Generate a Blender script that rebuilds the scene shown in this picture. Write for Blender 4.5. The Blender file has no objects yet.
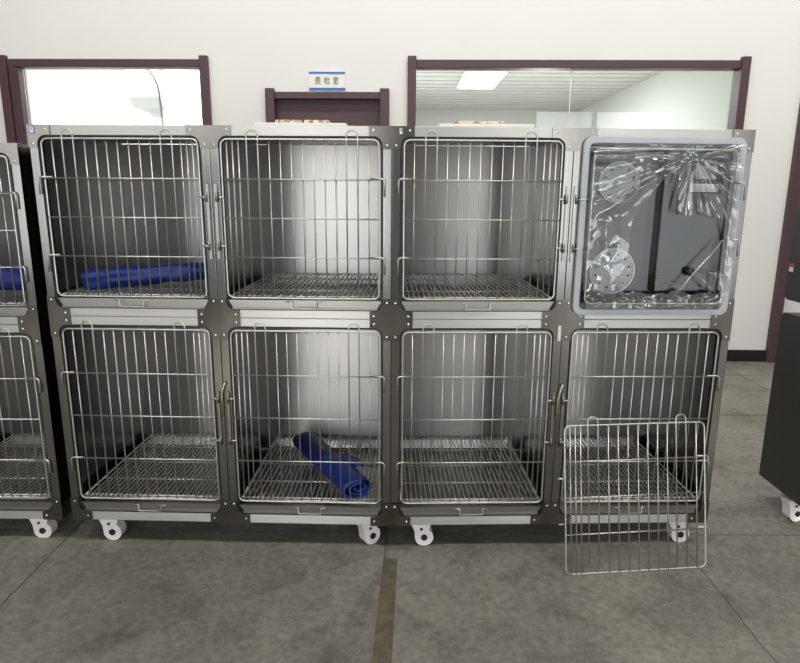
import bpy, bmesh, math, random
from mathutils import Vector, Matrix, noise
random.seed(7)
S = bpy.context.scene
C = S.collection
PI = math.pi
R = math.radians

# ------------------------------------------------------------------ camera
F, PITCH, ROLL = 621.7, 0.2195, 0.0067
fw = Vector((0, math.cos(PITCH), -math.sin(PITCH)))
r0 = Vector((1, 0, 0)); u0 = r0.cross(fw)
r1 = r0*math.cos(ROLL) + u0*math.sin(ROLL)
u1 = -r0*math.sin(ROLL) + u0*math.cos(ROLL)
cd = bpy.data.cameras.new('camera'); cam = bpy.data.objects.new('camera', cd); C.objects.link(cam)
cd.sensor_width = 36; cd.lens = F*36/800; cd.clip_start = 0.05; cd.clip_end = 100
m3 = Matrix((r1, u1, -fw)).transposed()
cam.matrix_world = Matrix.Translation((0.0341, -2.3192, 1.4482)) @ m3.to_4x4()
S.camera = cam
S.view_settings.view_transform = 'Standard'; S.view_settings.look = 'None'
S.view_settings.gamma = 1; S.view_settings.use_curve_mapping = False
S.view_settings.exposure = 0.06

# ------------------------------------------------------------------ world, daylight and added fill lights
w = bpy.data.worlds.new('world'); S.world = w; w.use_nodes = True
w.node_tree.nodes['Background'].inputs[0].default_value = (0.9, 0.95, 1, 1)
w.node_tree.nodes['Background'].inputs[1].default_value = 0.6

def area(name, loc, sx, sy, power, direction, col=(1, 1, 1)):
    l = bpy.data.lights.new(name, 'AREA'); l.shape = 'RECTANGLE'; l.size = sx; l.size_y = sy
    l.energy = power; l.color = col
    o = bpy.data.objects.new(name, l); C.objects.link(o); o.location = loc
    o.rotation_euler = Vector(direction).to_track_quat('-Z', 'Y').to_euler()
    return o
HALL_Y = -6.0
OPEN = [(-5.3, -3.3, 0.5, 1.9), (-2.0, -0.62, 0.45, 1.9), (1.55, 2.45, 0.45, 2.9), (2.62, 3.84, 0.15, 3.22), (3.95, 5.15, 0.15, 3.22)]  # unseen openings behind the camera, laid out for the reflections in the steel
RAD = [2.8, 8.0, 5.5, 2.2, 2.2]
for (x0, x1, z0, z1), rad in zip(OPEN, RAD):
    A_ = (x1-x0)*(z1-z0)
    area('unseen_opening', ((x0+x1)/2, HALL_Y+0.02, (z0+z1)/2), x1-x0, z1-z0, rad*PI*A_, (0, 1, 0), (0.96, 0.98, 1.0))
area('high_fill', (-3.25, HALL_Y+.02, 2.52), 6.1, 1.15, 2.6*PI*6.1*1.15, (0, 1, 0), (.97, .98, 1))  # added fill with no opening behind it, lightens the top plates
area('hall_fill', (0.8, -1.6, 4.4), 8.0, 0.5, 140, (0, 0.1, -1), (1, .97, .93))  # this and the next are unseen overhead fills, added for wall and floor
area('hall_fill', (0.5, 1.3, 4.4), 10.0, 0.5, 165, (0, 0.15, -1), (1, .97, .93))
area('room_lamp', (1.12, 6.75, 2.94), 0.55, 1.3, 150, (0, 0, -1))
def fill_point(name, loc, power, r=.15):
    l = bpy.data.lights.new(name, 'POINT'); l.energy = power; l.shadow_soft_size = r
    o = bpy.data.objects.new(name, l); C.objects.link(o); o.location = loc
fill_point('room_fill', (1.8, 6.0, 1.6), 42); fill_point('side_room_fill', (-3.0, 4.2, 1.6), 22)  # added fill points, no fixture, lift the rooms behind the windows
sl = bpy.data.lights.new('sun', 'SUN'); sl.energy = 7; sl.angle = 0.02; sl.color = (1, .96, .9)
so = bpy.data.objects.new('sun', sl); C.objects.link(so)
so.rotation_euler = Vector((0.05, 1.0, -0.44)).to_track_quat('-Z', 'Y').to_euler()
area('side_room_lamp', (-3.2, 4.6, 2.93), 1.8, 0.6, 75, (0, 0, -1))
area('porch_lamp', (4.2, 4.3, 2.9), 0.6, 0.6, 30, (0, 0, -1))

# ------------------------------------------------------------------ materials
def mat(name, col, rough=0.5, metal=0.0, **k):
    m = bpy.data.materials.new(name); m.use_nodes = True
    b = m.node_tree.nodes['Principled BSDF']
    b.inputs['Base Color'].default_value = (*col, 1); b.inputs['Roughness'].default_value = rough
    b.inputs['Metallic'].default_value = metal
    for a, v in k.items(): b.inputs[a.replace('_', ' ')].default_value = v
    return m
def N(m, t, **k):
    n = m.node_tree.nodes.new(t)
    for a, v in k.items():
        if hasattr(n, a): setattr(n, a, v)
        else: n.inputs[a.replace('_', ' ')].default_value = v
    return n
def L(m, a, b): m.node_tree.links.new(a, b)
def steel(name, col, rough, scale=(1, 1, 1), var=0.08, bump=0.0, aniso=0.0, cvar=0.0):
    """brushed stainless: streaky roughness and colour; scale stretches the streaks"""
    m = mat(name, col, rough, 1.0); b = m.node_tree.nodes['Principled BSDF']
    tc = N(m, 'ShaderNodeTexCoord'); mp = N(m, 'ShaderNodeMapping'); mp.inputs['Scale'].default_value = scale
    L(m, tc.outputs['Object'], mp.inputs['Vector'])
    nz = N(m, 'ShaderNodeTexNoise', Scale=1.0, Detail=3.0); L(m, mp.outputs[0], nz.inputs['Vector'])
    mr = N(m, 'ShaderNodeMapRange'); mr.inputs['To Min'].default_value = rough-var; mr.inputs['To Max'].default_value = rough+var
    L(m, nz.outputs['Fac'], mr.inputs['Value']); L(m, mr.outputs[0], b.inputs['Roughness'])
    if cvar:
        cr = N(m, 'ShaderNodeMapRange'); cr.inputs['From Min'].default_value = .3; cr.inputs['From Max'].default_value = .7
        cr.inputs['To Min'].default_value = 1-cvar; cr.inputs['To Max'].default_value = 1+cvar
        L(m, nz.outputs['Fac'], cr.inputs['Value'])
        vm = N(m, 'ShaderNodeVectorMath', operation='SCALE'); vm.inputs[0].default_value = col
        L(m, cr.outputs[0], vm.inputs['Scale']); L(m, vm.outputs[0], b.inputs['Base Color'])
    if bump:
        bp = N(m, 'ShaderNodeBump', Strength=bump, Distance=0.01)
        n2 = N(m, 'ShaderNodeTexNoise', Scale=1.3, Detail=1.0); L(m, tc.outputs['Object'], n2.inputs['Vector'])
        L(m, n2.outputs['Fac'], bp.inputs['Height']); L(m, bp.outputs[0], b.inputs['Normal'])
    if aniso:
        tg = N(m, 'ShaderNodeTangent', direction_type='UV_MAP')
        b.inputs['Anisotropic'].default_value = aniso; b.inputs['Anisotropic Rotation'].default_value = .25
        L(m, tg.outputs[0], b.inputs['Tangent'])
    return m
M = {}
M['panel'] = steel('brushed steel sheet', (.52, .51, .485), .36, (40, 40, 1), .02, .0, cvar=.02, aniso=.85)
M['side'] = steel('steel divider sheet', (.22, .215, .205), .22, (2, 60, 2), .04, .0, cvar=.03)  # cage steel, darkened in colour for the shade inside the cages
M['post'] = steel('brushed steel post', (.24, .235, .22), .19, (160, 160, 2), .04, 0, aniso=.0, cvar=.08)  # same stainless as the beams; its dark reflections are put into the colour
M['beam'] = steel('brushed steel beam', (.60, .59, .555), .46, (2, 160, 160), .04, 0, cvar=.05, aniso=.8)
M['plate'] = steel('polished steel plate', (.19, .18, .16), .19, (12, 12, 9), .05, .0, cvar=.15)  # same stainless again, colour darkened for what it mirrors
M['tray'] = steel('steel tray', (.34, .33, .305), .36, (3, 90, 90), .06, .1, cvar=.05)
M['wire'] = mat('polished wire', (.66, .645, .605), .38, 1.0)
M['grate'] = mat('grate wire', (.92, .90, .86), .5, 1.0)
M['rivet'] = mat('bright rivet', (.95, .95, .93), .18, 1.0)
M['dark_steel'] = steel('dark hinge steel', (.30, .29, .27), .3, (30, 30, 4), .08)
M['outer'] = steel('dark outer sheet', (.09, .09, .085), .45, (3, 3, 3), .05)
M['white'] = mat('white castor plastic', (.90, .86, .85), .35)
M['black'] = mat('black rubber and shade', (.012, .012, .012), .5)
M['blackp'] = mat('black plastic', (.015, .015, .016), .35)
M['tread'] = mat('grey castor tread', (.6, .6, .59), .5)
M['maroon'] = mat('maroon painted aluminium', (.082, .042, .048), .45)
M['maroon_door'] = mat('maroon door leaf', (.085, .046, .050), .5)
M['navy'] = mat('navy vinyl', (.010, .030, .20), .5)
M['label_pink'] = mat('woven tag', (.5, .25, .35), .6)
M['sticker_blue'] = mat('blue print', (.05, .22, .62), .5)
M['paper'] = mat('white print', (.85, .85, .82), .6)
M['sign_white'] = mat('sign white', (.83, .81, .76), .5)
M['sign_blue'] = mat('sign blue', (.03, .19, .62), .5)
M['sign_gold'] = mat('sign gold', (.75, .5, .12), .5)
M['ink'] = mat('sign ink', (.03, .03, .03), .6)
M['board'] = mat('white board', (.80, .80, .77), .5)
M['gasket'] = mat('translucent rubber gasket', (.50, .52, .55), .4)
M['base'] = mat('black skirting', (.010, .010, .010), .35)
M['ceil'] = mat('white ceiling', (.72, .72, .70), .8)
M['room'] = mat('room paint', (.74, .75, .73), .8)
M['cabinet'] = steel('dark cabinet sheet', (.030, .031, .029), .45, (3, 3, 3), .04)
M['cabinet'].node_tree.nodes['Principled BSDF'].inputs['Metallic'].default_value = 0.0
M['red'] = mat('red print', (.55, .05, .04), .5)
M['rib'] = mat('clear plastic ridge', (.80, .82, .82), .15)
M['conduit'] = mat('grey conduit', (.30, .30, .29), .5)
M['duct'] = mat('pale duct', (.68, .69, .68), .6)
M['lampface'] = mat('lit lamp diffuser', (1, 1, 1), .5)
b = M['lampface'].node_tree.nodes['Principled BSDF']
b.inputs['Emission Color'].default_value = (1, 1, 1, 1); b.inputs['Emission Strength'].default_value = 9
M['display'] = mat('grey display', (.42, .44, .43), .25)

def wood():
    m = mat('pale wood', (.55, .38, .24), .6); b = m.node_tree.nodes['Principled BSDF']
    tc = N(m, 'ShaderNodeTexCoord'); nz = N(m, 'ShaderNodeTexNoise', Scale=40.0, Detail=2.0)
    L(m, tc.outputs['Object'], nz.inputs['Vector'])
    cr = N(m, 'ShaderNodeValToRGB'); cr.color_ramp.elements[0].color = (.24, .13, .07, 1); cr.color_ramp.elements[1].color = (.78, .62, .44, 1)
    cr.color_ramp.elements[0].position = .35; cr.color_ramp.elements[1].position = .55
    L(m, nz.outputs['Fac'], cr.inputs[0]); L(m, cr.outputs[0], b.inputs['Base Color'])
    return m
M['wood'] = wood()
def wallmat():
    m = mat('white wall paint', (.80, .79, .77), .75); b = m.node_tree.nodes['Principled BSDF']
    tc = N(m, 'ShaderNodeTexCoord'); nz = N(m, 'ShaderNodeTexNoise', Scale=1.2, Detail=4.0)
    L(m, tc.outputs['Object'], nz.inputs['Vector'])
    cr = N(m, 'ShaderNodeValToRGB'); cr.color_ramp.elements[0].color = (.76, .75, .73, 1); cr.color_ramp.elements[1].color = (.82, .81, .79, 1)
    L(m, nz.outputs['Fac'], cr.inputs[0]); L(m, cr.outputs[0], b.inputs['Base Color'])
    return m
M['wall'] = wallmat()
def glassmat(name, tint=(1, 1, 1), fac=1.0, rough=0.0):
    """thin pane: see-through with fresnel reflection"""
    m = bpy.data.materials.new(name); m.use_nodes = True; nt = m.node_tree; nt.nodes.clear()
    out = N(m, 'ShaderNodeOutputMaterial'); mix = N(m, 'ShaderNodeMixShader')
    tr = N(m, 'ShaderNodeBsdfTransparent'); tr.inputs[0].default_value = (*tint, 1)
    gl = N(m, 'ShaderNodeBsdfGlossy'); gl.inputs['Roughness'].default_value = rough
    fr = N(m, 'ShaderNodeFresnel'); fr.inputs['IOR'].default_value = 1.5
    mu = N(m, 'ShaderNodeMath', operation='MULTIPLY'); mu.inputs[1].default_value = fac
    L(m, fr.outputs[0], mu.inputs[0]); L(m, mu.outputs[0], mix.inputs[0])
    L(m, tr.outputs[0], mix.inputs[1]); L(m, gl.outputs[0], mix.inputs[2]); L(m, mix.outputs[0], out.inputs[0])
    return m
M['glass'] = glassmat('window glass', (.93, .95, .94), 1.6)
M['acrylic'] = glassmat('clear acrylic', (.70, .72, .72), 1.0, .0)
M['acrylic_disc'] = glassmat('clear acrylic disc', (.82, .84, .84), 2.2, .12)
def hazy(m, amount, col):
    out = [n for n in m.node_tree.nodes if n.type == 'OUTPUT_MATERIAL'][0]; src = out.inputs[0].links[0].from_socket
    df = N(m, 'ShaderNodeBsdfDiffuse'); df.inputs[0].default_value = (*col, 1)
    mx = N(m, 'ShaderNodeMixShader'); mx.inputs[0].default_value = amount
    L(m, src, mx.inputs[1]); L(m, df.outputs[0], mx.inputs[2]); L(m, mx.outputs[0], out.inputs[0])
M['film'] = glassmat('clear plastic film', (.93, .94, .94), 3.2, .07)
hazy(M['film'], .07, (.85, .87, .87))

def concrete():
    m = mat('worn concrete', (.12, .12, .11), .6); b = m.node_tree.nodes['Principled BSDF']
    tc = N(m, 'ShaderNodeTexCoord'); P = tc.outputs['Object']
    n1 = N(m, 'ShaderNodeTexNoise', Scale=1.6, Detail=8.0, Roughness=.62); L(m, P, n1.inputs['Vector'])
    n2 = N(m, 'ShaderNodeTexNoise', Scale=34.0, Detail=5.0, Roughness=.7); L(m, P, n2.inputs['Vector'])
    n3 = N(m, 'ShaderNodeTexNoise', Scale=7.0, Detail=6.0, Roughness=.6); L(m, P, n3.inputs['Vector'])
    c1 = N(m, 'ShaderNodeValToRGB'); e = c1.color_ramp.elements
    e[0].position = .32; e[0].color = (.150, .142, .119, 1); e[1].position = .68; e[1].color = (.280, .266, .226, 1)
    L(m, n1.outputs['Fac'], c1.inputs[0])
    c2 = N(m, 'ShaderNodeMapRange'); c2.inputs['From Min'].default_value = .35; c2.inputs['From Max'].default_value = .65
    c2.inputs['To Min'].default_value = .74; c2.inputs['To Max'].default_value = 1.24; L(m, n2.outputs['Fac'], c2.inputs['Value'])
    c3 = N(m, 'ShaderNodeMapRange'); c3.inputs['From Min'].default_value = .27; c3.inputs['From Max'].default_value = .5
    c3.inputs['To Min'].default_value = .62; c3.inputs['To Max'].default_value = 1.05; L(m, n3.outputs['Fac'], c3.inputs['Value'])
    mul = N(m, 'ShaderNodeMath', operation='MULTIPLY'); L(m, c2.outputs[0], mul.inputs[0]); L(m, c3.outputs[0], mul.inputs[1])
    # saw-cut joints
    sx = N(m, 'ShaderNodeSeparateXYZ'); L(m, P, sx.inputs[0])
    n4 = N(m, 'ShaderNodeTexNoise', Scale=14.0, Detail=3.0); L(m, P, n4.inputs['Vector'])
    wob = N(m, 'ShaderNodeMath', operation='MULTIPLY_ADD'); wob.inputs[1].default_value = .02; wob.inputs[2].default_value = -.01
    L(m, n4.outputs['Fac'], wob.inputs[0])
    prev = mul.outputs[0]
    for ax, pos, wd, dk in [(0, -1.385, .003, .25), (0, -.02, .004, .5), (0, 1.235, .0025, .35), (0, 2.84, .006, .4), (1, .14, .004, .55), (1, 1.65, .012, .5), (0, -3.0, .005, .4), (0, 4.4, .006, .4), (1, -1.4, .005, .5), (1, 2.6, .01, .5)]:
        a = N(m, 'ShaderNodeMath', operation='ADD'); L(m, sx.outputs[ax], a.inputs[0]); L(m, wob.outputs[0], a.inputs[1])
        s = N(m, 'ShaderNodeMath', operation='SUBTRACT'); L(m, a.outputs[0], s.inputs[0]); s.inputs[1].default_value = pos
        ab = N(m, 'ShaderNodeMath', operation='ABSOLUTE'); L(m, s.outputs[0], ab.inputs[0])
        mr = N(m, 'ShaderNodeMapRange'); mr.inputs['From Min'].default_value = wd*.5; mr.inputs['From Max'].default_value = wd*1.6
        mr.inputs['To Min'].default_value = dk; mr.inputs['To Max'].default_value = 1; L(m, ab.outputs[0], mr.inputs['Value'])
        mm = N(m, 'ShaderNodeMath', operation='MULTIPLY'); L(m, prev, mm.inputs[0]); L(m, mr.outputs[0], mm.inputs[1]); prev = mm.outputs[0]
    vm = N(m, 'ShaderNodeVectorMath', operation='SCALE'); L(m, c1.outputs[0], vm.inputs[0]); L(m, prev, vm.inputs['Scale'])
    L(m, vm.outputs[0], b.inputs['Base Color'])
    rr = N(m, 'ShaderNodeMapRange'); rr.inputs['To Min'].default_value = .42; rr.inputs['To Max'].default_value = .75
    L(m, n3.outputs['Fac'], rr.inputs['Value']); L(m, rr.outputs[0], b.inputs['Roughness'])
    bp = N(m, 'ShaderNodeBump', Strength=.25, Distance=.004); L(m, n2.outputs['Fac'], bp.inputs['Height']); L(m, bp.outputs[0], b.inputs['Normal'])
    return m
M['floor'] = concrete()
def tape():
    m = mat('worn ochre floor tape', (.2, .14, .06), .6); b = m.node_tree.nodes['Principled BSDF']
    tc = N(m, 'ShaderNodeTexCoord'); nz = N(m, 'ShaderNodeTexNoise', Scale=16.0, Detail=6.0, Roughness=.7)
    L(m, tc.outputs['Object'], nz.inputs['Vector'])
    cr = N(m, 'ShaderNodeValToRGB'); e = cr.color_ramp.elements
    e[0].color = (.11, .10, .08, 1); e[0].position = .42; e[1].color = (.19, .145, .075, 1); e[1].position = .62
    L(m, nz.outputs['Fac'], cr.inputs[0]); L(m, cr.outputs[0], b.inputs['Base Color'])
    return m
M['tape'] = tape()

# ------------------------------------------------------------------ mesh helpers
def build(name, bm, m, parent=None, smooth=False, loc=None):
    bm.normal_update(); uv = bm.loops.layers.uv.new('flat')
    for f in bm.faces:
        ax = abs(f.normal.x) > .7
        for l in f.loops: l[uv].uv = ((l.vert.co.y if ax else l.vert.co.x), l.vert.co.z)
    me = bpy.data.meshes.new(name); bm.to_mesh(me); bm.free()
    me.materials.append(m if not isinstance(m, str) else M[m])
    if smooth: me.shade_smooth()
    o = bpy.data.objects.new(name, me); C.objects.link(o)
    if parent: o.parent = parent
    if loc: o.location = loc
    return o
def tag(o, label=None, cat=None, group=None, kind=None):
    if label: o['label'] = label
    if cat: o['category'] = cat
    if group: o['group'] = group
    if kind: o['kind'] = kind
    return o
def struct(name, bm, m, parent=None):
    o = build(name, bm, m, parent)
    if not parent: o['kind'] = 'structure'
    return o
def box(bm, x0, x1, y0, y1, z0, z1, bev=0):
    r = bmesh.ops.create_cube(bm, size=1)
    for v in r['verts']:
        v.co = Vector(((x0+x1)/2+v.co.x*(x1-x0), (y0+y1)/2+v.co.y*(y1-y0), (z0+z1)/2+v.co.z*(z1-z0)))
    if bev:
        es = list({e for v in r['verts'] for e in v.link_edges})
        bmesh.ops.bevel(bm, geom=es, offset=bev, segments=2, affect='EDGES', profile=.5)
    return bm
def nb(): return bmesh.new()
def tube(bm, pts, r, n=8, closed=False, caps=True):
    pts = [Vector(p) for p in pts]; k = len(pts); rings = []
    nrm = None
    for i, p in enumerate(pts):
        if closed: t = (pts[(i+1) % k]-pts[i-1]).normalized()
        elif i == 0: t = (pts[1]-p).normalized()
        elif i == k-1: t = (p-pts[-2]).normalized()
        else: t = ((pts[i+1]-p).normalized()+(p-pts[i-1]).normalized()).normalized()
        if nrm is None:
            a = Vector((0, 0, 1)) if abs(t.z) < .9 else Vector((1, 0, 0)); nrm = t.cross(a).normalized()
        else: nrm = (nrm - t*nrm.dot(t)).normalized()
        bt = t.cross(nrm); rr = r[i] if isinstance(r, (list, tuple)) else r
        rings.append([bm.verts.new(p+(nrm*math.cos(2*PI*j/n)+bt*math.sin(2*PI*j/n))*rr) for j in range(n)])
    for i in range(k if closed else k-1):
        A, B = rings[i], rings[(i+1) % k]
        for j in range(n): bm.faces.new((A[j], A[(j+1) % n], B[(j+1) % n], B[j]))
    if caps and not closed:
        bm.faces.new(rings[0][::-1]); bm.faces.new(rings[-1])
    return bm
def prism(bm, pts2, y0, y1, axis='y'):
    """extrude an outline given in x,z along y (or x,y along z, or y,z along x)"""
    def mk(a, b, d): return {'y': (a, d, b), 'z': (a, b, d), 'x': (d, a, b)}[axis]
    A = [bm.verts.new(mk(a, b, y0)) for a, b in pts2]; B = [bm.verts.new(mk(a, b, y1)) for a, b in pts2]
    n = len(pts2)
    bm.faces.new(A); bm.faces.new(B[::-1])
    for i in range(n): bm.faces.new((A[i], B[i], B[(i+1) % n], A[(i+1) % n]))
    bmesh.ops.recalc_face_normals(bm, faces=bm.faces[:])
    return bm
def arc(cx, cz, r, a0, a1, n=6):
    return [(cx+r*math.cos(R(a0+(a1-a0)*i/n)), cz+r*math.sin(R(a0+(a1-a0)*i/n))) for i in range(n+1)]
def rrect(x0, x1, z0, z1, r, n=5):
    return arc(x1-r, z1-r, r, 0, 90, n)+arc(x0+r, z1-r, r, 90, 180, n)+arc(x0+r, z0+r, r, 180, 270, n)+arc(x1-r, z0+r, r, 270, 360, n)
def ringplate(bm, outer, inner, y0, y1):
    n = len(outer)
    Q = [[bm.verts.new((a, y, b)) for a, b in P] for P, y in ((outer, y0), (outer, y1), (inner, y1), (inner, y0))]
    for i in range(n):
        j = (i+1) % n
        for a, b in ((0, 1), (1, 2), (2, 3), (3, 0)): bm.faces.new((Q[a][i], Q[a][j], Q[b][j], Q[b][i]))
    bmesh.ops.recalc_face_normals(bm, faces=bm.faces[:])
    return bm
def disc(bm, c, r, t, axis='y', n=20):
    mt = {'y': Matrix.Rotation(PI/2, 4, 'X'), 'x': Matrix.Rotation(PI/2, 4, 'Y'), 'z': Matrix.Identity(4)}[axis]
    bmesh.ops.create_cone(bm, cap_ends=True, segments=n, radius1=r, radius2=r, depth=t, matrix=Matrix.Translation(c) @ mt)
    return bm
def empty(name, loc, rz=0, **k):
    o = bpy.data.objects.new(name, None); C.objects.link(o); o.location = loc; o.rotation_euler = (0, 0, rz)
    o.empty_display_size = .1
    return o
def clone(o, parent=None, loc=None):
    c = o.copy(); C.objects.link(c); c.parent = parent
    if loc is not None: c.location = loc
    for ch in [x for x in KIDS.get(o.name, [])]: 
        d = clone(ch, c); KIDS.setdefault(c.name, []).append(d)
    return c
KIDS = {}
def kid(o, p):
    o.parent = p; KIDS.setdefault(p.name, []).append(o); return o

# ------------------------------------------------------------------ room shell
YAW = -0.0227
WY = 3.12
def wrot(o):                              # the back wall runs very slightly askew
    o.rotation_euler = (0, 0, YAW); o.location = (0, WY, 0); return o
M['hall_dark'] = mat('dim hall paint', (.16, .16, .155), .8)
HX0, HX1, HZ = -6.5, 7.5, 4.6
struct('floor', box(nb(), HX0-.3, HX1+.3, HALL_Y-.3, 11.5, -.1, 0), 'floor')
struct('ceiling', box(nb(), HX0-.3, HX1+.3, HALL_Y-.3, 11.5, HZ, HZ+.1), 'hall_dark')
struct('wall_left', box(nb(), HX0-.2, HX0, HALL_Y-.3, 11.5, 0, HZ), 'hall_dark')
struct('wall_right', box(nb(), HX1, HX1+.2, HALL_Y-.3, 11.5, 0, HZ), 'hall_dark')
bm = nb(); xs = HX0
for x0, x1, z0, z1 in OPEN:
    box(bm, xs, x0, HALL_Y-.2, HALL_Y, 0, HZ); box(bm, x0, x1, HALL_Y-.2, HALL_Y, z1, HZ); box(bm, x0, x1, HALL_Y-.2, HALL_Y, 0, z0); xs = x1
box(bm, xs, HX1, HALL_Y-.2, HALL_Y, 0, HZ)  # blank stretch left mid-wall to give the steel a dark reflection
M['hallwall'] = mat('grey hall wall', (.07, .07, .068), .8)
struct('wall_front', bm, 'hallwall')
# back wall pieces (local x along wall, y depth 0..0.2)
WL = (-3.2, -1.555, .95, 2.512); DR = (-1.09, -.07, 0, 2.262); WR = (.083, 2.835, .95, 2.512); D2 = (3.285, 4.25, 0, 2.26)
bm = nb()
def hole_wall(bm, x0, x1, holes):
    xs = x0
    for a, b_, z0, z1 in holes:
        box(bm, xs, a, 0, .18, 0, HZ); box(bm, a, b_, 0, .18, z1, HZ)
        if z0 > 0: box(bm, a, b_, 0, .18, 0, z0)
        xs = b_
    box(bm, xs, x1, 0, .18, 0, HZ)
hole_wall(bm, -6.4, 7.4, [(-3.19, -1.6, .95, 2.49), (-1.05, -.11, 0, 2.22), (.12, 2.8, .95, 2.49), (3.32, 4.2, 0, 2.22)])
wrot(struct('wall_back', bm, 'wall'))
bm = nb()
for a, b_ in [(-6.4, -1.095), (-.065, 3.28), (4.26, 7.4)]: box(bm, a, b_, -.012, 0, 0, .105, .003)
wrot(struct('baseboard_back', bm, 'base'))

def frame_set(name, x0, x1, z0, z1, wv=.07, wh=.07, sill=True, proud=.03, depth=.10):
    o = struct(name, box(nb(), x0+wv*.55, x1-wv*.55, -proud+.008, depth, z1-wh, z1-.008, .004), 'maroon'); wrot(o)
    for a, b_ in ((x0, x0+wv), (x1-wv, x1)):
        build('jamb', box(nb(), a, b_, -proud-.012, depth, z0, z1+.018, .005), 'maroon', o)
    if sill: build('sill', box(nb(), x0+.01, x1-.01, -proud-.01, depth, z0-.04, z0, .004), 'maroon', o)
    return o
w1 = frame_set('window_1', -3.30, -1.555, .95, 2.515)
build('mullion', box(nb(), -3.225, -3.145, -.02, .08, .95, 2.44, .003), 'maroon', w1)
build('glass_pane', box(nb(), -3.14, -1.62, .045, .05, .95, 2.45), 'glass', w1)
w2 = frame_set('window_2', .083, 2.837, .95, 2.515)
build('glass_pane', box(nb(), .15, 1.425, .045, .05, .95, 2.45), 'glass', w2)
build('glass_pane', box(nb(), 1.435, 2.77, .045, .05, .95, 2.45), 'glass', w2)
build('glazing_joint', box(nb(), 1.427, 1.433, .040, .055, .95, 2.45), 'paper', w2)
d1 = frame_set('door_1', -1.092, -.068, 0, 2.265, .075, .062, sill=False)
build('door_leaf', box(nb(), -1.02, -.14, .06, .10, .005, 2.205), 'maroon_door', d1)
lf = build('door_handle', tube(nb(), [(-.2, .06, 1.05), (-.2, .02, 1.05), (-.3, .02, 1.05)], .009), 'wire', d1, True)
d2 = frame_set('door_2', 3.285, 4.26, 0, 2.26, .085, .07, sill=False)
build('door_leaf', box(nb(), 3.37, 4.175, .04, .08, .005, 2.2), 'room', d2)
build('door_handle', tube(nb(), [(4.1, .04, 1.05), (4.1, 0, 1.05), (4.0, 0, 1.05)], .009), 'wire', d2, True)

# rooms seen through the windows
def room(pre, n, x0, x1, y1, zc, mt='room'):
    y0 = WY+.32
    tag(build('wall_'+n+'_rear', box(nb(), x0-.1, x1+.1, y1, y1+.1, 0, zc), mt), kind='structure')
    tag(build('wall_'+n+'_left', box(nb(), x0-.1, x0, y0-.1, y1, 0, zc), mt), kind='structure')
    tag(build('wall_'+n+'_right', box(nb(), x1, x1+.1, y0-.1, y1, 0, zc), mt), kind='structure')
room('a', 'side_room', -4.6, -1.33, 5.4, 3.0)
room('b', 'rear_room', -.02, 3.42, 10.2, 3.0)
struct('ceiling_side_room', box(nb(), -4.7, -1.2, WY+.15, 5.5, 3.0, 3.08), 'room')
bm = nb(); box(bm, -.12, 3.52, WY+.1, 10.3, 3.0, 3.08)
rc = struct('ceiling_rear_room', bm, 'ceil')
bm = nb()
yy = 3.7
while yy < 10.1:
    box(bm, 0, 3.4, yy, yy+.015, 2.992, 3.0); yy += .3
M['seam'] = mat('ceiling seam', (.55, .55, .54), .8)
build('seam_strip', bm, 'seam', rc)
# corner seam, duct and conduit in the side room
struct('trim_1', box(nb(), -2.66, -1.33, 5.05, 5.4, 0, 3.0), 'room')
o = build('air_duct', prism(nb(), [(4.9, 2.78), (4.9, 2.46), (5.02, 2.36), (5.40, 2.36), (5.40, 2.78)], -2.97, -2.62, 'x'), 'duct')
tag(o, 'pale boxy air duct on the rear wall of the bright room behind the left window', 'duct')
pts = [(-2.86, 4.4, 2.70), (-2.64, 4.4, 2.69)]+[(-2.64+.20*math.sin(R(a)), 4.4, 2.39+.30*math.cos(R(a))) for a in range(10, 91, 10)]+[(-2.425, 4.4, 2.1), (-2.42, 4.4, 0.0)]
tag(build('conduit', tube(nb(), pts, .012), 'conduit', None, True), 'thin grey curved conduit seen through the left window', 'pipe')
lp = build('ceiling_lamp', box(nb(), .84, 1.40, 6.1, 7.4, 2.955, 2.998, .01), 'white')
build('diffuser', box(nb(), .87, 1.37, 6.13, 7.37, 2.948, 2.954), 'lampface', lp)
tag(lp, 'bright rectangular ceiling lamp glowing behind the right window', 'lamp')
# sign over the door
sg = empty('door_sign', (0, WY, 0), YAW)
tag(sg, 'white door sign with blue stripes and three dark characters above the maroon door', 'sign')
SX0, SX1, SZ0, SZ1 = -.729, -.430, 2.272, 2.414
build('sign_board', box(nb(), SX0, SX1, -.012, -.001, SZ0, SZ1), 'sign_white', sg)
build('blue_stripe', box(nb(), SX0, SX1, -.0135, -.012, SZ1-.018, SZ1), 'sign_blue', sg)
build('blue_stripe', box(nb(), SX0, SX1, -.0135, -.012, SZ0, SZ0+.018), 'sign_blue', sg)
build('gold_stripe', box(nb(), SX0+.16, SX1, -.0133, -.012, SZ1-.023, SZ1-.018), 'sign_gold', sg)
def text_mesh(name, s, size, mt, parent, x, y, z, ext=.0005):
    cu = bpy.data.curves.new(name, 'FONT'); cu.body = s; cu.size = size; cu.align_x = 'CENTER'; cu.align_y = 'CENTER'; cu.extrude = ext
    t = bpy.data.objects.new(name+'_curve', cu); C.objects.link(t)
    bpy.context.view_layer.update()
    me = bpy.data.meshes.new_from_object(t.evaluated_get(bpy.context.evaluated_depsgraph_get()))
    bpy.data.objects.remove(t); me.materials.clear(); me.materials.append(M[mt])
    o = bpy.data.objects.new(name, me); C.objects.link(o); o.parent = parent
    o.location = (x, y, z); o.rotation_euler = (PI/2, 0, 0); return o
for i, ch in enumerate('质检室'):
    t = text_mesh('character', ch, .060, 'ink', sg, (SX0+SX1)/2-.076+.074*i, -.0135, (SZ0+SZ1)/2-.003)
    t.scale = (.85, 1.1, 1)

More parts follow.
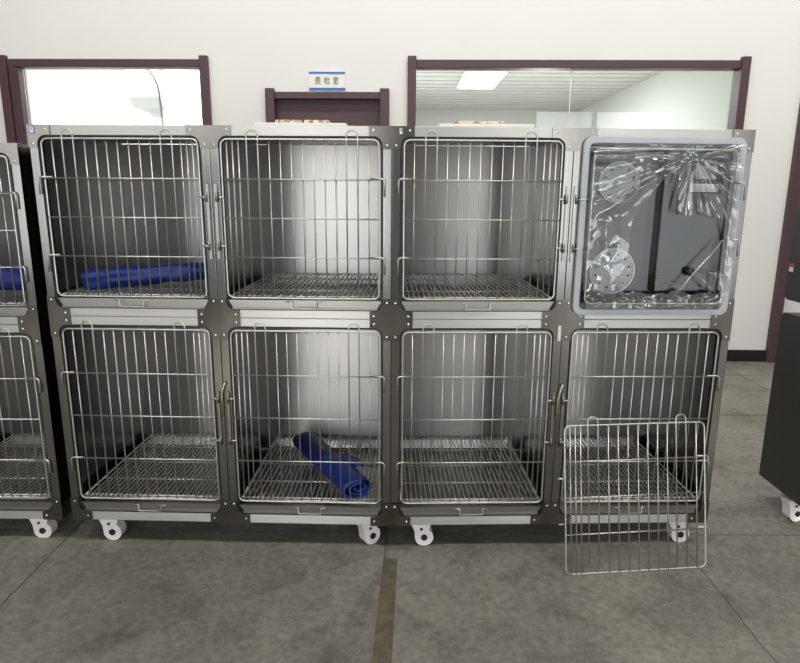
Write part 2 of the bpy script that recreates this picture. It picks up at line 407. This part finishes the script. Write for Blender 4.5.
# faded floor tape
bm = nb()
vs = [(-.075, -1.4), (-.005, -1.4), (.030, -.06), (-.028, -.06)]
prism(bm, vs, .0, .0012, 'z')
tag(build('floor_tape', bm, 'tape'), 'worn ochre strip of floor tape on the concrete in front of the cages', 'tape')

# ------------------------------------------------------------------ cage parts (prototypes, x 0..W along the column from its left edge, hooks on the left)
W = .66
ZB, ZLB, ZM0, ZM1, ZT0, ZT = .114, .151, .943, 1.008, 1.645, 1.680
D = .73
DX = .0455; DW = .573           # wire door inside a column
def wire_door(H, rows, pins, rigid_hooks=(0, 2), bars=True):
    """origin at the door's lower hook-side corner"""
    ro, ri = .0036, .0027
    bm = nb()
    tube(bm, [(x, 0, z) for x, z in rrect(0, DW, 0, H, .022, 5)], ro, 8, closed=True)
    xs = [.037, .157, .197, .237, .277, .318, .358, .398, .510, .5315, .5525]
    for x in xs: tube(bm, [(x, .004, .001), (x, .004, H-.001)], ri, 6)
    for z in rows: tube(bm, [(0, -.002, z), (DW, -.002, z)], ri*1.1, 6)
    d = build('cage_door', bm, 'wire', None, True)
    for lx in (.077, .438):
        pts = [(lx, .0, .001), (lx, .0, H+.012)]+[(lx+.0205-.0205*math.cos(R(a)), 0, H+.012+.0205*math.sin(R(a))) for a in range(20, 161, 20)]+[(lx+.041, 0, H+.012), (lx+.041, .0, .001)]
        kid(build('loop_wire', tube(nb(), pts, .0029, 6), 'wire', None, True), d)
    for k in rigid_hooks:
        z = rows[k]
        pts = [(.03, -.006, z+.004), (-.010, -.007, z+.004), (-.017, -.008, z+.001), (-.020, -.008, z-.006), (-.020, -.008, z-.060)]
        kid(build('latch_hook', tube(nb(), pts, .0034, 8), 'wire', None, True), d)
    for z in pins:
        kid(build('hinge_pin', tube(nb(), [(DW-.004, -.004, z), (DW+.026, -.004, z)], .0032, 8), 'wire', None, True), d)
    return d
HU = 1.633-1.055
UROWS = [HU-.140, HU-.281, HU-.425]; UPINS = [HU-.205, HU-.383]
HL = .927-.213
LROWS = [HL-.178, HL-.354, HL-.536]; LPINS = [HL-.275, HL-.450]
door_u = wire_door(HU, UROWS, UPINS)
door_l = wire_door(HL, LROWS, LPINS)

def grate_bm(w, d):
    bm = nb(); n = 28
    for i in range(n+1):
        x = .012+(w-.024)*i/n
        tube(bm, [(x, .006, -.006), (x, .002, .001), (x, .016, .004), (x, d, .004)], .0028, 5)
    for y in (.012, d*.24, d*.5, d*.76, d-.01): tube(bm, [(.004, y, -.001), (w-.004, y, -.001)], .0032, 6)
    tube(bm, [(.006, .005, -.008), (w-.006, .005, -.008)], .0034, 6)
    for x in (.004, w-.004): tube(bm, [(x, .005, 0), (x, d-.004, 0)], .0036, 6)
    return bm
grate = build('floor_grate', grate_bm(W-.075, D-.05), 'grate', None, True)

def tray_bm(w, d, h):
    """pan with sloped front lip"""
    bm = nb(); t = .0015
    box(bm, 0, w, 0, d, 0, t*2)
    # front lip: a shallow channel with slanted ends
    prism(bm, [(.0, h), (.014, .004), (w-.014, .004), (w, h)], -.004, -.001)
    prism(bm, [(.0, h), (.0, h+.003), (w, h+.003), (w, h)], -.012, .0)
    prism(bm, [(.014, .000), (.014, .004), (w-.014, .004), (w-.014, .000)], -.014, .0)
    for x0, x1 in ((0, t*2), (w-t*2, w)): box(bm, x0, x1, 0, d, 0, h)
    return bm
tray = build('tray', tray_bm(W-.080, D-.05, .032), 'tray')
hx = (W-.080)/2; td = D-.05
M['rim'] = steel('rim steel in lit tone', (.82, .80, .76), .32, (2, 90, 90), .04)  # tray steel made paler, the light on the rear lip put into its colour
kid(build('tray_rim', prism(nb(), [(td-.014, .004), (td-.012, .004), (td-.002, .046), (td-.004, .046)], .004, W-.084, 'x'), 'rim'), tray)
kid(build('tray_handle', tube(nb(), [(hx-.068, -.016, .030), (hx-.046, -.018, .030), (hx-.046, -.022, .006), (hx+.046, -.022, .006), (hx+.046, -.018, .030), (hx+.068, -.016, .030)], .0026, 6), 'wire', None, True), tray)

def plate_bm(kind, left=True, right=True):
    r = .034; h = .0325; s = .082
    if kind == 'top':
        half = [(0, ZT), (s, ZT), (s, ZT0)]+arc(h+r, ZT0-r, r, 90, 180, 6)+[(h, 1.600), (0, 1.600)]
    elif kind == 'mid':
        half = [(0, 1.056), (h, 1.056)]+arc(h+r, ZM1+r, r, 180, 270, 6)+[(s, ZM1), (s, ZM0)]+arc(h+r, ZM0-r, r, 90, 180, 6)+[(h, .893), (0, .893)]
    else:
        half = [(0, .213), (h, .213)]+arc(h+r, ZLB+r, r, 180, 270, 6)+[(s, ZLB), (s, ZB), (0, ZB)]
    if left and right:
        pts = half+[(-x, z) for x, z in half[::-1] if x > 0]
    elif right: pts = half
    else: pts = [(-x, z) for x, z in half[::-1]]
    # mitre the plate edge off the wire opening
    bm = nb(); prism(bm, pts, -.004, -.0005)
    return bm
RIV = {'top': [(.0659, 1.6646), (.0166, 1.6137)], 'mid': [(.0166, 1.0405), (.0659, .9895), (.0659, .9594), (.0166, .909)], 'bottom': [(.0166, .1984), (.0659, .1337)]}
bm = nb(); bmesh.ops.create_uvsphere(bm, u_segments=10, v_segments=6, radius=.0048)
for v in bm.verts: v.co.y *= .5
riv = build('rivet', bm, 'rivet', None, True)

def castor_proto():
    c = build('castor', box(nb(), -.045, .045, -.03, .03, .108, .114, .002), 'wire')
    # housing outline in x,z: trailing teardrop hood
    pts = arc(.012, .040, .0385, -70, 60, 10)+[(.040, .100), (.040, .107), (-.040, .107), (-.040, .095)]+arc(-.052, .062, .024, 40, -10, 3)[1:]+arc(.012, .040, .0385, 170, 250, 5)
    kid(build('castor_hood', prism(nb(), pts, -.024, .024), 'white'), c)
    for s in (-1, 1):
        kid(build('castor_wheel', disc(nb(), (.012, s*.0145, .0375), .0372, .017, 'y', 28), 'tread', None), c)
    kid(build('hub_cap', disc(nb(), (.012, -.0250, .040), .0135, .006), 'black'), c)
    kid(build('swivel_hole', disc(nb(), (.000, -.0248, .078), .0062, .004), 'black'), c)
    return c
cas = castor_proto()

M_side = 'side'
def make_bank(name, loc, rz, label, cols=2, plates=(True, True), zs=1.0, skip_door=(), hook='outer', turn=(), taper=0):
    """a bank of two columns and two rows of cages; local x -W..W, front at y 0"""
    b = empty(name, loc, rz); tag(b, label, 'cage')
    b.scale = (1, 1, zs)
    def P(n, bm, m, **k): return build(n, bm, m, b, **k)
    x0 = -W
    for c in range(2):
        a = x0+c*W; e = a+W
        for p0, p1 in ((a+.0008, a+.032), (e-.032, e-.0008)):
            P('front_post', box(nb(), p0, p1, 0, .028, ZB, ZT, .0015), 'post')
        P('top_beam', box(nb(), a+.032, e-.032, .0005, .028, ZT0, ZT, .0012), 'beam')
        bm = nb(); box(bm, a+.032, e-.032, .0008, .028, .9775, ZM1, .0012); box(bm, a+.032, e-.032, .0008, .028, ZM0, .9755, .0012)
        P('middle_beam', bm, 'beam')
        P('bottom_beam', box(nb(), a+.032, e-.032, .0005, .028, ZB, ZLB, .0012), 'beam')
        for z0, z1 in ((ZLB-.02, ZM0+.02), (ZM1-.02, ZT0+.02)):
            P('back_panel', box(nb(), a+.0035, e-.0035, D-.004, D, z0, z1), 'panel')
        P('roof_panel', box(nb(), a, e, .028, D, ZT-.012, ZT-.001), 'panel')
        P('shelf_panel', box(nb(), a+.004, e-.004, .028, D-.004, .970, .980), 'tray')
        P('base_panel', box(nb(), a+.004, e-.004, .028, D-.004, .118, .126), 'tray')
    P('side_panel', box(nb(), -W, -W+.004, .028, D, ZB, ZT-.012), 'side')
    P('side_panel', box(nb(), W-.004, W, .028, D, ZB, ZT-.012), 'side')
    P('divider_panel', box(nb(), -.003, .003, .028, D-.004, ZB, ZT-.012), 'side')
    if taper:                                    # inner flank drawn in so the two banks clear each other
        for o in list(b.children):
            for v in o.data.vertices:
                k = (v.co.x+W)/(2*W) if taper > 0 else (W-v.co.x)/(2*W)
                v.co.x -= taper*max(0, v.co.y-.028)*k
    # grates, trays, doors
    for c in range(2):
        a = x0+c*W
        for lvl, (zg, zt) in enumerate(((.208, .158), (1.056, 1.012))):
            clone(grate, b, (a+.0375, .030, zg)); clone(tray, b, (a+.040, .012, zt))
            if (c, lvl) in skip_door: continue
            src = door_l if lvl == 0 else door_u
            d = clone(src, b, (a+DX, -.001, .213 if lvl == 0 else 1.055))
            if (c == 1) == (hook == 'outer'):                    # mirrored door
                d.scale = (-1, 1, 1); d.location.x = a+W-DX
    for c in range(2):
        a = x0+c*W
        for z0, z1 in ((ZLB, ZM0), (ZM1, ZT0)):
            sl_ = P('opening_shade', ringplate(nb(), rrect(a+.031, a+W-.031, z0-.001, z1+.001, .034), rrect(a+.0395, a+W-.0395, z0+.003, z1-.008, .028), .004, .030), 'black')  # the dark inside each opening, built as a black ring
    # connector plates with rivets
    for px, (l, r_) in ((-W, (False, True)), (0, (True, True)), (W, (True, False))):
        if px == W and plates[1] == 'full': l = r_ = True
        if px == -W and plates[0] is False: continue
        for kind in ('top', 'mid', 'bottom'):
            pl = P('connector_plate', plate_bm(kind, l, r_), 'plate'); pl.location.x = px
            if px == W and plates[1] == 'full': pl.rotation_euler.z = .0294; pl.location.y = -.0005
            for rx, rz_ in RIV[kind]:
                for s in ((-1,) if l else ())+((1,) if r_ else ()):
                    q = riv.copy(); C.objects.link(q); q.parent = pl; q.location = (s*rx, -.0042, rz_)
    # hinge hardware on the middle posts
    if hook == 'outer':
        for s in (-1, 1):
            P('hinge_strip', box(nb(), s*.015-.0055, s*.015+.0055, -.008, -.001, 1.20, 1.475, .001), 'dark_steel')
            for zh in (1.055+UPINS[0], 1.055+UPINS[1], .213+LPINS[0], .213+LPINS[1]):
                k = P('hinge_knuckle', tube(nb(), [(s*.019, -.010, zh-.016), (s*.019, -.010, zh+.016)], .0052, 10), 'dark_steel', smooth=True)
            P('hinge_strip', box(nb(), s*.019-.005, s*.019+.005, -.008, -.001, .213+LPINS[1]-.02, .213+LPINS[0]+.03, .001), 'dark_steel')
    RO = .13 if turn or plates[0] is False else .155
    for cx_, cy_ in ((-W+.10, .055), (W-RO, .055), (-W+.10, D-.09), (W-RO, D-.09)):
        k = clone(cas, b, (cx_+.03, cy_, 0))
        if cy_ < .3 and (cx_ > 0) in turn: k.rotation_euler.z = R(38)
    return b
TH1, TH2 = -.0258, .0329
bank1 = make_bank('cage_bank', (-W*math.cos(TH1), -W*math.sin(TH1), 0), TH1,
    'left of the two centre stainless cage banks, blue mats in its top-left and bottom-right cages', plates=(True, 'full'), turn=(True,), taper=.034)
bank2 = make_bank('cage_bank', (W*math.cos(TH2), W*math.sin(TH2), 0), TH2,
    'right centre stainless cage bank, clear sheet door on its top-right cage and no mats', plates=(False, True), skip_door=((1, 1),), taper=-.034)
bank3 = make_bank('cage_bank', (-1.371-W, .05, -.006), 0.0,
    'stainless cage bank cut by the left edge, slightly shorter than its neighbour', zs=.966, plates=(True, True))
bpy.data.objects.remove(riv)

# small info stickers on the plates
def sticker(parent, x, z, w_=.019, h_=.028):
    s = build('info_sticker', box(nb(), x-w_/2, x+w_/2, -.0052, -.0042, z-h_/2, z+h_/2), 'sticker_blue', parent)
    build('sticker_face', box(nb(), x-w_/2+.0035, x+w_/2-.0035, -.0056, -.0052, z-h_/2+.004, z+h_/2-.004), 'paper', s)
    build('sticker_figure', box(nb(), x-.0018, x+.0018, -.0059, -.0056, z-.001, z+.008), 'blackp', s)
sticker(bank1, -W+.018, 1.662); sticker(bank2, -W+.034, 1.6625)
# small latch lever on the lower middle post of each bank
for bk, zz in ((bank1, .72), (bank2, .72)):
    build('latch_lever', tube(nb(), [(.012, -.014, zz), (.002, -.016, zz-.03), (-.004, -.016, zz-.06), (-.004, -.014, zz-.14)], .0034, 8), 'wire', bk, True)
build('latch_plate', box(nb(), -.020, -.006, -.010, -.004, .893, .955, .002), 'wire', bank2)

# ------------------------------------------------------------------ oxygen door on the top right cage (part of the right bank)
ox = empty('clear_door', (0, 0, 0)); ox.parent = bank2
ox['label'] = 'clear sheet door with grey gasket'
PX0, PX1, PZ0, PZ1 = .030, .625, .999, 1.649
g = ringplate(nb(), rrect(PX0, PX1, PZ0, PZ1, .030), rrect(PX0+.022, PX1-.024, PZ0+.022, PZ1-.022, .016), -.022, -.003)
bmesh.ops.bevel(g, geom=g.edges[:], offset=.0015, segments=1, affect='EDGES')
build('door_gasket', g, 'gasket', ox)
build('door_pane', prism(nb(), rrect(PX0+.02, PX1-.02, PZ0+.02, PZ1-.02, .012), -.014, -.010), 'acrylic', ox)
fr = build('wire_frame', tube(nb(), [(x, -.034, z) for x, z in rrect(PX0+.037, PX1-.036, 1.046, 1.606, .022)], .0036, 8, closed=True), 'wire', ox, True)
for z in (1.491, 1.286):
    build('latch_hook', tube(nb(), [(PX1-.040, -.036, z), (PX1-.006, -.037, z), (PX1+.001, -.037, z-.004), (PX1+.002, -.037, z-.062)], .0034, 8), 'wire', ox, True)
for z in (1.055+UPINS[0], 1.055+UPINS[1]):
    build('hinge_pin', tube(nb(), [(.018, -.034, z), (PX0+.036, -.034, z)], .0033, 8), 'wire', ox, True)
def port(cx, cz, r, holes, hr):
    p = build('vent_disc', disc(nb(), (cx, -.018, cz), r, .004, 'y', 40), 'acrylic_disc', ox)
    build('disc_rim', tube(nb(), [(cx+r*math.cos(2*PI*i/40), -.019, cz+r*math.sin(2*PI*i/40)) for i in range(40)], .0022, 6, closed=True), 'rib', p, True)
    bm = nb()
    for i in range(holes):
        a = 2*PI*(i+.5)/holes; disc(bm, (cx+r*.76*math.cos(a), -.0205, cz+r*.76*math.sin(a)), hr, .002, 'y', 12)
    build('vent_holes', bm, 'blackp', p)
    build('disc_knob', disc(nb(), (cx, -.023, cz), .006, .008, 'y', 12), 'dark_steel', p)
port(.168, 1.490, .073, 10, .0042); port(.168, 1.167, .084, 12, .0042)
ct = build('control_box', box(nb(), .420, .545, -.036, -.012, 1.452, 1.568, .004), 'blackp', ox)
build('display_window', box(nb(), .438, .516, -.038, -.036, 1.504, 1.551, .001), 'display', ct)
build('label_strip', box(nb(), .424, .526, -.0385, -.036, 1.458, 1.487, .001), 'paper', ct)
bm = nb(); bmesh.ops.create_uvsphere(bm, u_segments=16, v_segments=10, radius=.017)
for v in bm.verts: v.co.y *= .7; v.co += Vector((.462, -.034, 1.166))
build('round_knob', bm, 'blackp', ox, True)

# crumpled clear film over the clear door
def film():
    bm = nb(); nx, nz = 110, 110; G = {}
    def inside(u, v):                    # u right, v up, 0..1 over the door
        if v < .10: return u < .97
        if v > .60 and u < .30: return True
        if v > .84: return True
        if u < .28: return True
        edge = .28+.75*max(0, v-.55)
        if u < edge: return True
        if .58 < u < .97 and v > .60-.12*(u-.58): return True
        if u > .93: return True
        return False
    for i in range(nx+1):
        for j in range(nz+1):
            u, v = i/nx, j/nz
            x = PX0+.03+u*(PX1-PX0-.055); z = PZ0+.03+v*(PZ1-PZ0-.055)
            # folds radiate from the upper right, with finer crumples
            a = math.atan2(z-1.585, x-.42); rr = math.hypot(x-.42, z-1.585)
            f = .0095*noise.noise(Vector((a*7.0, rr*3.2, 1.3)))
            f += .007*abs(noise.noise(Vector((x*7+z*6, z*3-x*4, 4.1))))
            f += max(0, .4-(x-PX0)/(PX1-PX0))*.006*noise.noise(Vector((x*16, z*24, 11)))+.0016*noise.noise(Vector((x*30, z*20, 9)))+.0004*noise.noise(Vector((x*85, z*70, 2)))
            if v < .1: f += .004*noise.noise(Vector((x*50, z*60, 7)))
            dcr = abs((x-.36)*.60-(z-1.04)*.80)     # gathered crease up to the right through the knob
            G[i, j] = (x, -.047-f*2.1, z)
    V = {}
    for i in range(nx):
        for j in range(nz):
            jit = .035*noise.noise(Vector((i*.09, j*.09, 3)))
            if inside((i+.5)/nx+jit, (j+.5)/nz+jit*.8):
                q = []
                for k in ((i, j), (i+1, j), (i+1, j+1), (i, j+1)):
                    if k not in V: V[k] = bm.verts.new(G[k])
                    q.append(V[k])
                bm.faces.new(q)
    return bm
fo = build('plastic_film', film(), 'film', None, True)
fo.location = bank2.location; fo.rotation_euler = bank2.rotation_euler
tag(fo, 'crumpled clear plastic film wrapped over the top right cage door', 'film')
def crease(a, b_, wid, name='film_crease'):
    (x0, z0), (x1, z1) = a, b_
    bm = nb(); n = 14; L0 = []
    for i in range(n+1):
        t = i/n; x = x0+(x1-x0)*t; z = z0+(z1-z0)*t
        wv = wid*math.sin(PI*min(1, max(.03, t)))+.0008
        dx, dz = -(z1-z0), (x1-x0); l = math.hypot(dx, dz); dx /= l; dz /= l
        y = -.052-.004*noise.noise(Vector((t*5, x0*9, 0)))
        L0.append([bm.verts.new((x+dx*wv*s, y-(.004 if s == 0 else 0), z+dz*wv*s)) for s in (-1, 0, 1)])
    for i in range(n):
        for k in range(2): bm.faces.new((L0[i][k], L0[i+1][k], L0[i+1][k+1], L0[i][k+1]))
    return build(name, bm, 'film', fo, True)
crease((.393, 1.070), (.575, 1.305), .007); crease((.475, 1.160), (.560, 1.085), .007); crease((.515, 1.165), (.600, 1.150), .012)
for s in (.10, .13): crease((s, 1.25), (s-.012, 1.345), .004)

# ------------------------------------------------------------------ detached wire door leaning on the bank
ld = clone(door_u)
ld.name = 'cage_door'
# bottom edge rests on the floor, top edge against the front; hooks point to the right
BL = Vector((.697, -.165, .0045)); BR = Vector((1.252, -.108, .0045)); 
ex = (BR-BL).normalized(); topdir = Vector((-.030, .118, .562)); topdir = (topdir-ex*topdir.dot(ex)).normalized()
nrm = ex.cross(topdir)
Mx = Matrix((-ex, -nrm, topdir)).transposed().to_4x4()      # mirrored: local +x runs to the left
Mx = Matrix.Translation(BR+(BL-BR).normalized()*(-.004)) @ Matrix((( -ex.x, -nrm.x*-1, topdir.x, 0), (-ex.y, -nrm.y*-1, topdir.y, 0), (-ex.z, -nrm.z*-1, topdir.z, 0), (0, 0, 0, 1)))
ld.matrix_world = Mx
tag(ld, 'loose wire cage door standing on the floor, leaning against the right cage bank', 'cage door')

# remove the prototypes that were only sources for copies
for src in (door_u, door_l, grate, tray):
    for ch in KIDS.get(src.name, []): bpy.data.objects.remove(ch)
    bpy.data.objects.remove(src)

# ------------------------------------------------------------------ rolled blue mats
def mat_roll(length, rx, rz, crumple=0.0, turns=2.4, seed=0, taper=0.0):
    """flattened roll along x, rolled sheet with visible spiral ends"""
    bm = nb(); ns = 72; nl = 22; th = .0055; rings = []
    for i in range(nl+1):
        t = i/nl; x = (t-.5)*length; ring = []
        for side in (0, 1):
            seq = []
            for k in range(ns+1):
                a = -2*PI*turns*(1-k/ns); q = .30+.70*k/ns
                sc = 1-taper*t
                off = -th*side
                nn = 1+crumple*noise.noise(Vector((x*9, math.cos(a)*1.6, math.sin(a)*1.6+seed)))
                yy = (rx*q+off)*math.cos(a-1.0)*nn*sc; zz = (rz*q+off)*math.sin(a-1.0)*nn*sc
                seq.append((x+crumple*.04*noise.noise(Vector((a, t*3, seed))), yy, zz))
            ring.append(seq)
        loop = ring[0]+ring[1][::-1]
        rings.append([bm.verts.new(p) for p in loop])
    n = len(rings[0])
    for i in range(nl):
        for j in range(n): bm.faces.new((rings[i][j], rings[i][(j+1) % n], rings[i+1][(j+1) % n], rings[i+1][j]))
    for rg, fl in ((rings[0], 1), (rings[-1], 0)):
        for j in range(ns):
            q = (rg[j], rg[j+1], rg[n-2-j], rg[n-1-j]); bm.faces.new(q if fl else q[::-1])
    bmesh.ops.recalc_face_normals(bm, faces=bm.faces[:])
    return bm
m1 = build('rolled_mat', mat_roll(.60, .078, .044, .08), 'navy', None, True)
m1.location = (-.276, .295, .262); m1.rotation_euler = (0, 0, R(-60))
tag(m1, 'rolled navy blue mat lying diagonally in the lower cage second from left', 'mat')
bm = nb(); prism(bm, [(-.012, -.006), (.012, -.006), (.012, .006), (-.012, .006)], 0, .001, 'z')
tg_ = build('sewn_tag', bm, 'label_pink', m1); tg_.location = (-.06, -.012, .0455)
bm = nb(); prism(bm, [(.02, .030), (.17, .040), (.175, .080), (.10, .094), (.03, .070)], .030, .034, 'z')
fl_ = build('loose_flap', bm, 'navy', m1)
m2 = build('rolled_mat', mat_roll(.52, .075, .044, .30, seed=3, taper=.10), 'navy', None, True)
m2.location = (-.985, .245, 1.116); m2.rotation_euler = (0, R(-2.5), R(15))
tag(m2, 'rumpled navy blue mat in the top cage with three bare cages to its right', 'mat')
m3_ = build('rolled_mat', mat_roll(.40, .085, .055, .15, seed=6), 'navy', None, True)
m3_.location = (-1.60, .22, 1.10); m3_.rotation_euler = (0, 0, R(5))
tag(m3_, 'navy blue mat in the top cage at the left edge, in the shorter bank', 'mat')

# ------------------------------------------------------------------ things on the roofs
def roof(x0, x1, bx, who):
    bd = build('flat_panel', box(nb(), x0, x1, .30, .62, ZT, 1.7205, .004), 'board')
    build('corner_clip', box(nb(), x1-.004 if who == 'left' else x0-.012, x1+.010 if who == 'left' else x0+.004, .30, .33, ZT, 1.712, .003), 'dark_steel', bd)
    tag(bd, 'thin white panel lying on the roof of the %s centre cage bank' % who, 'panel')
    for k, (a, b_) in enumerate(bx):
        o = build('wooden_slat', box(nb(), a, b_, .35, .41, 1.721, 1.737, .003), 'wood')
        tag(o, '%s of two pale wooden slats on the white panel above the %s bank' % (('left', 'right')[k], who), 'slat')
roof(-.562, -.187, [(-.483, -.377), (-.364, -.262)], 'left')
roof(.185, .570, [(.253, .351), (.358, .454)], 'right')

# ------------------------------------------------------------------ dark two tier cabinet at the right edge
cb = empty('storage_cabinet', (2.10, .335, 0)); tag(cb, 'dark grey two tier cabinet on castors cut by the right edge', 'cabinet')
def tier(z0, z1, rb, y0=-.20, y1=.175):
    bm = nb()
    prism(bm, arc(y1-.03, z1-.03, .03, 0, 90, 5)+arc(y0+.03, z1-.03, .03, 90, 180, 5)+arc(y0+rb, z0+rb, rb, 180, 270, 5)+arc(y1-rb, z0+rb, rb, 270, 360, 5), -.30, .30, 'x'); return bm
build('lower_tier', tier(.112, .925, .004), 'cabinet', cb); build('upper_tier', tier(.985, 1.60, .03), 'cabinet', cb)
build('spacer_post', box(nb(), -.22, .28, -.15, .10, .92, .99), 'blackp', cb)
build('warning_label', box(nb(), -.3015, -.3005, .135, .165, 1.135, 1.150), 'red', cb)
build('warning_label', box(nb(), -.3015, -.3005, .135, .165, 1.112, 1.133), 'paper', cb)
c_ = cas
for i, (x, y) in enumerate(((-.275, -.06), (.25, -.06), (.10, .12))):
    k = clone(c_, cb, (x, y, 0)); k.rotation_euler.z = R(10)
for ch in KIDS.get(c_.name, []): bpy.data.objects.remove(ch)
bpy.data.objects.remove(c_)
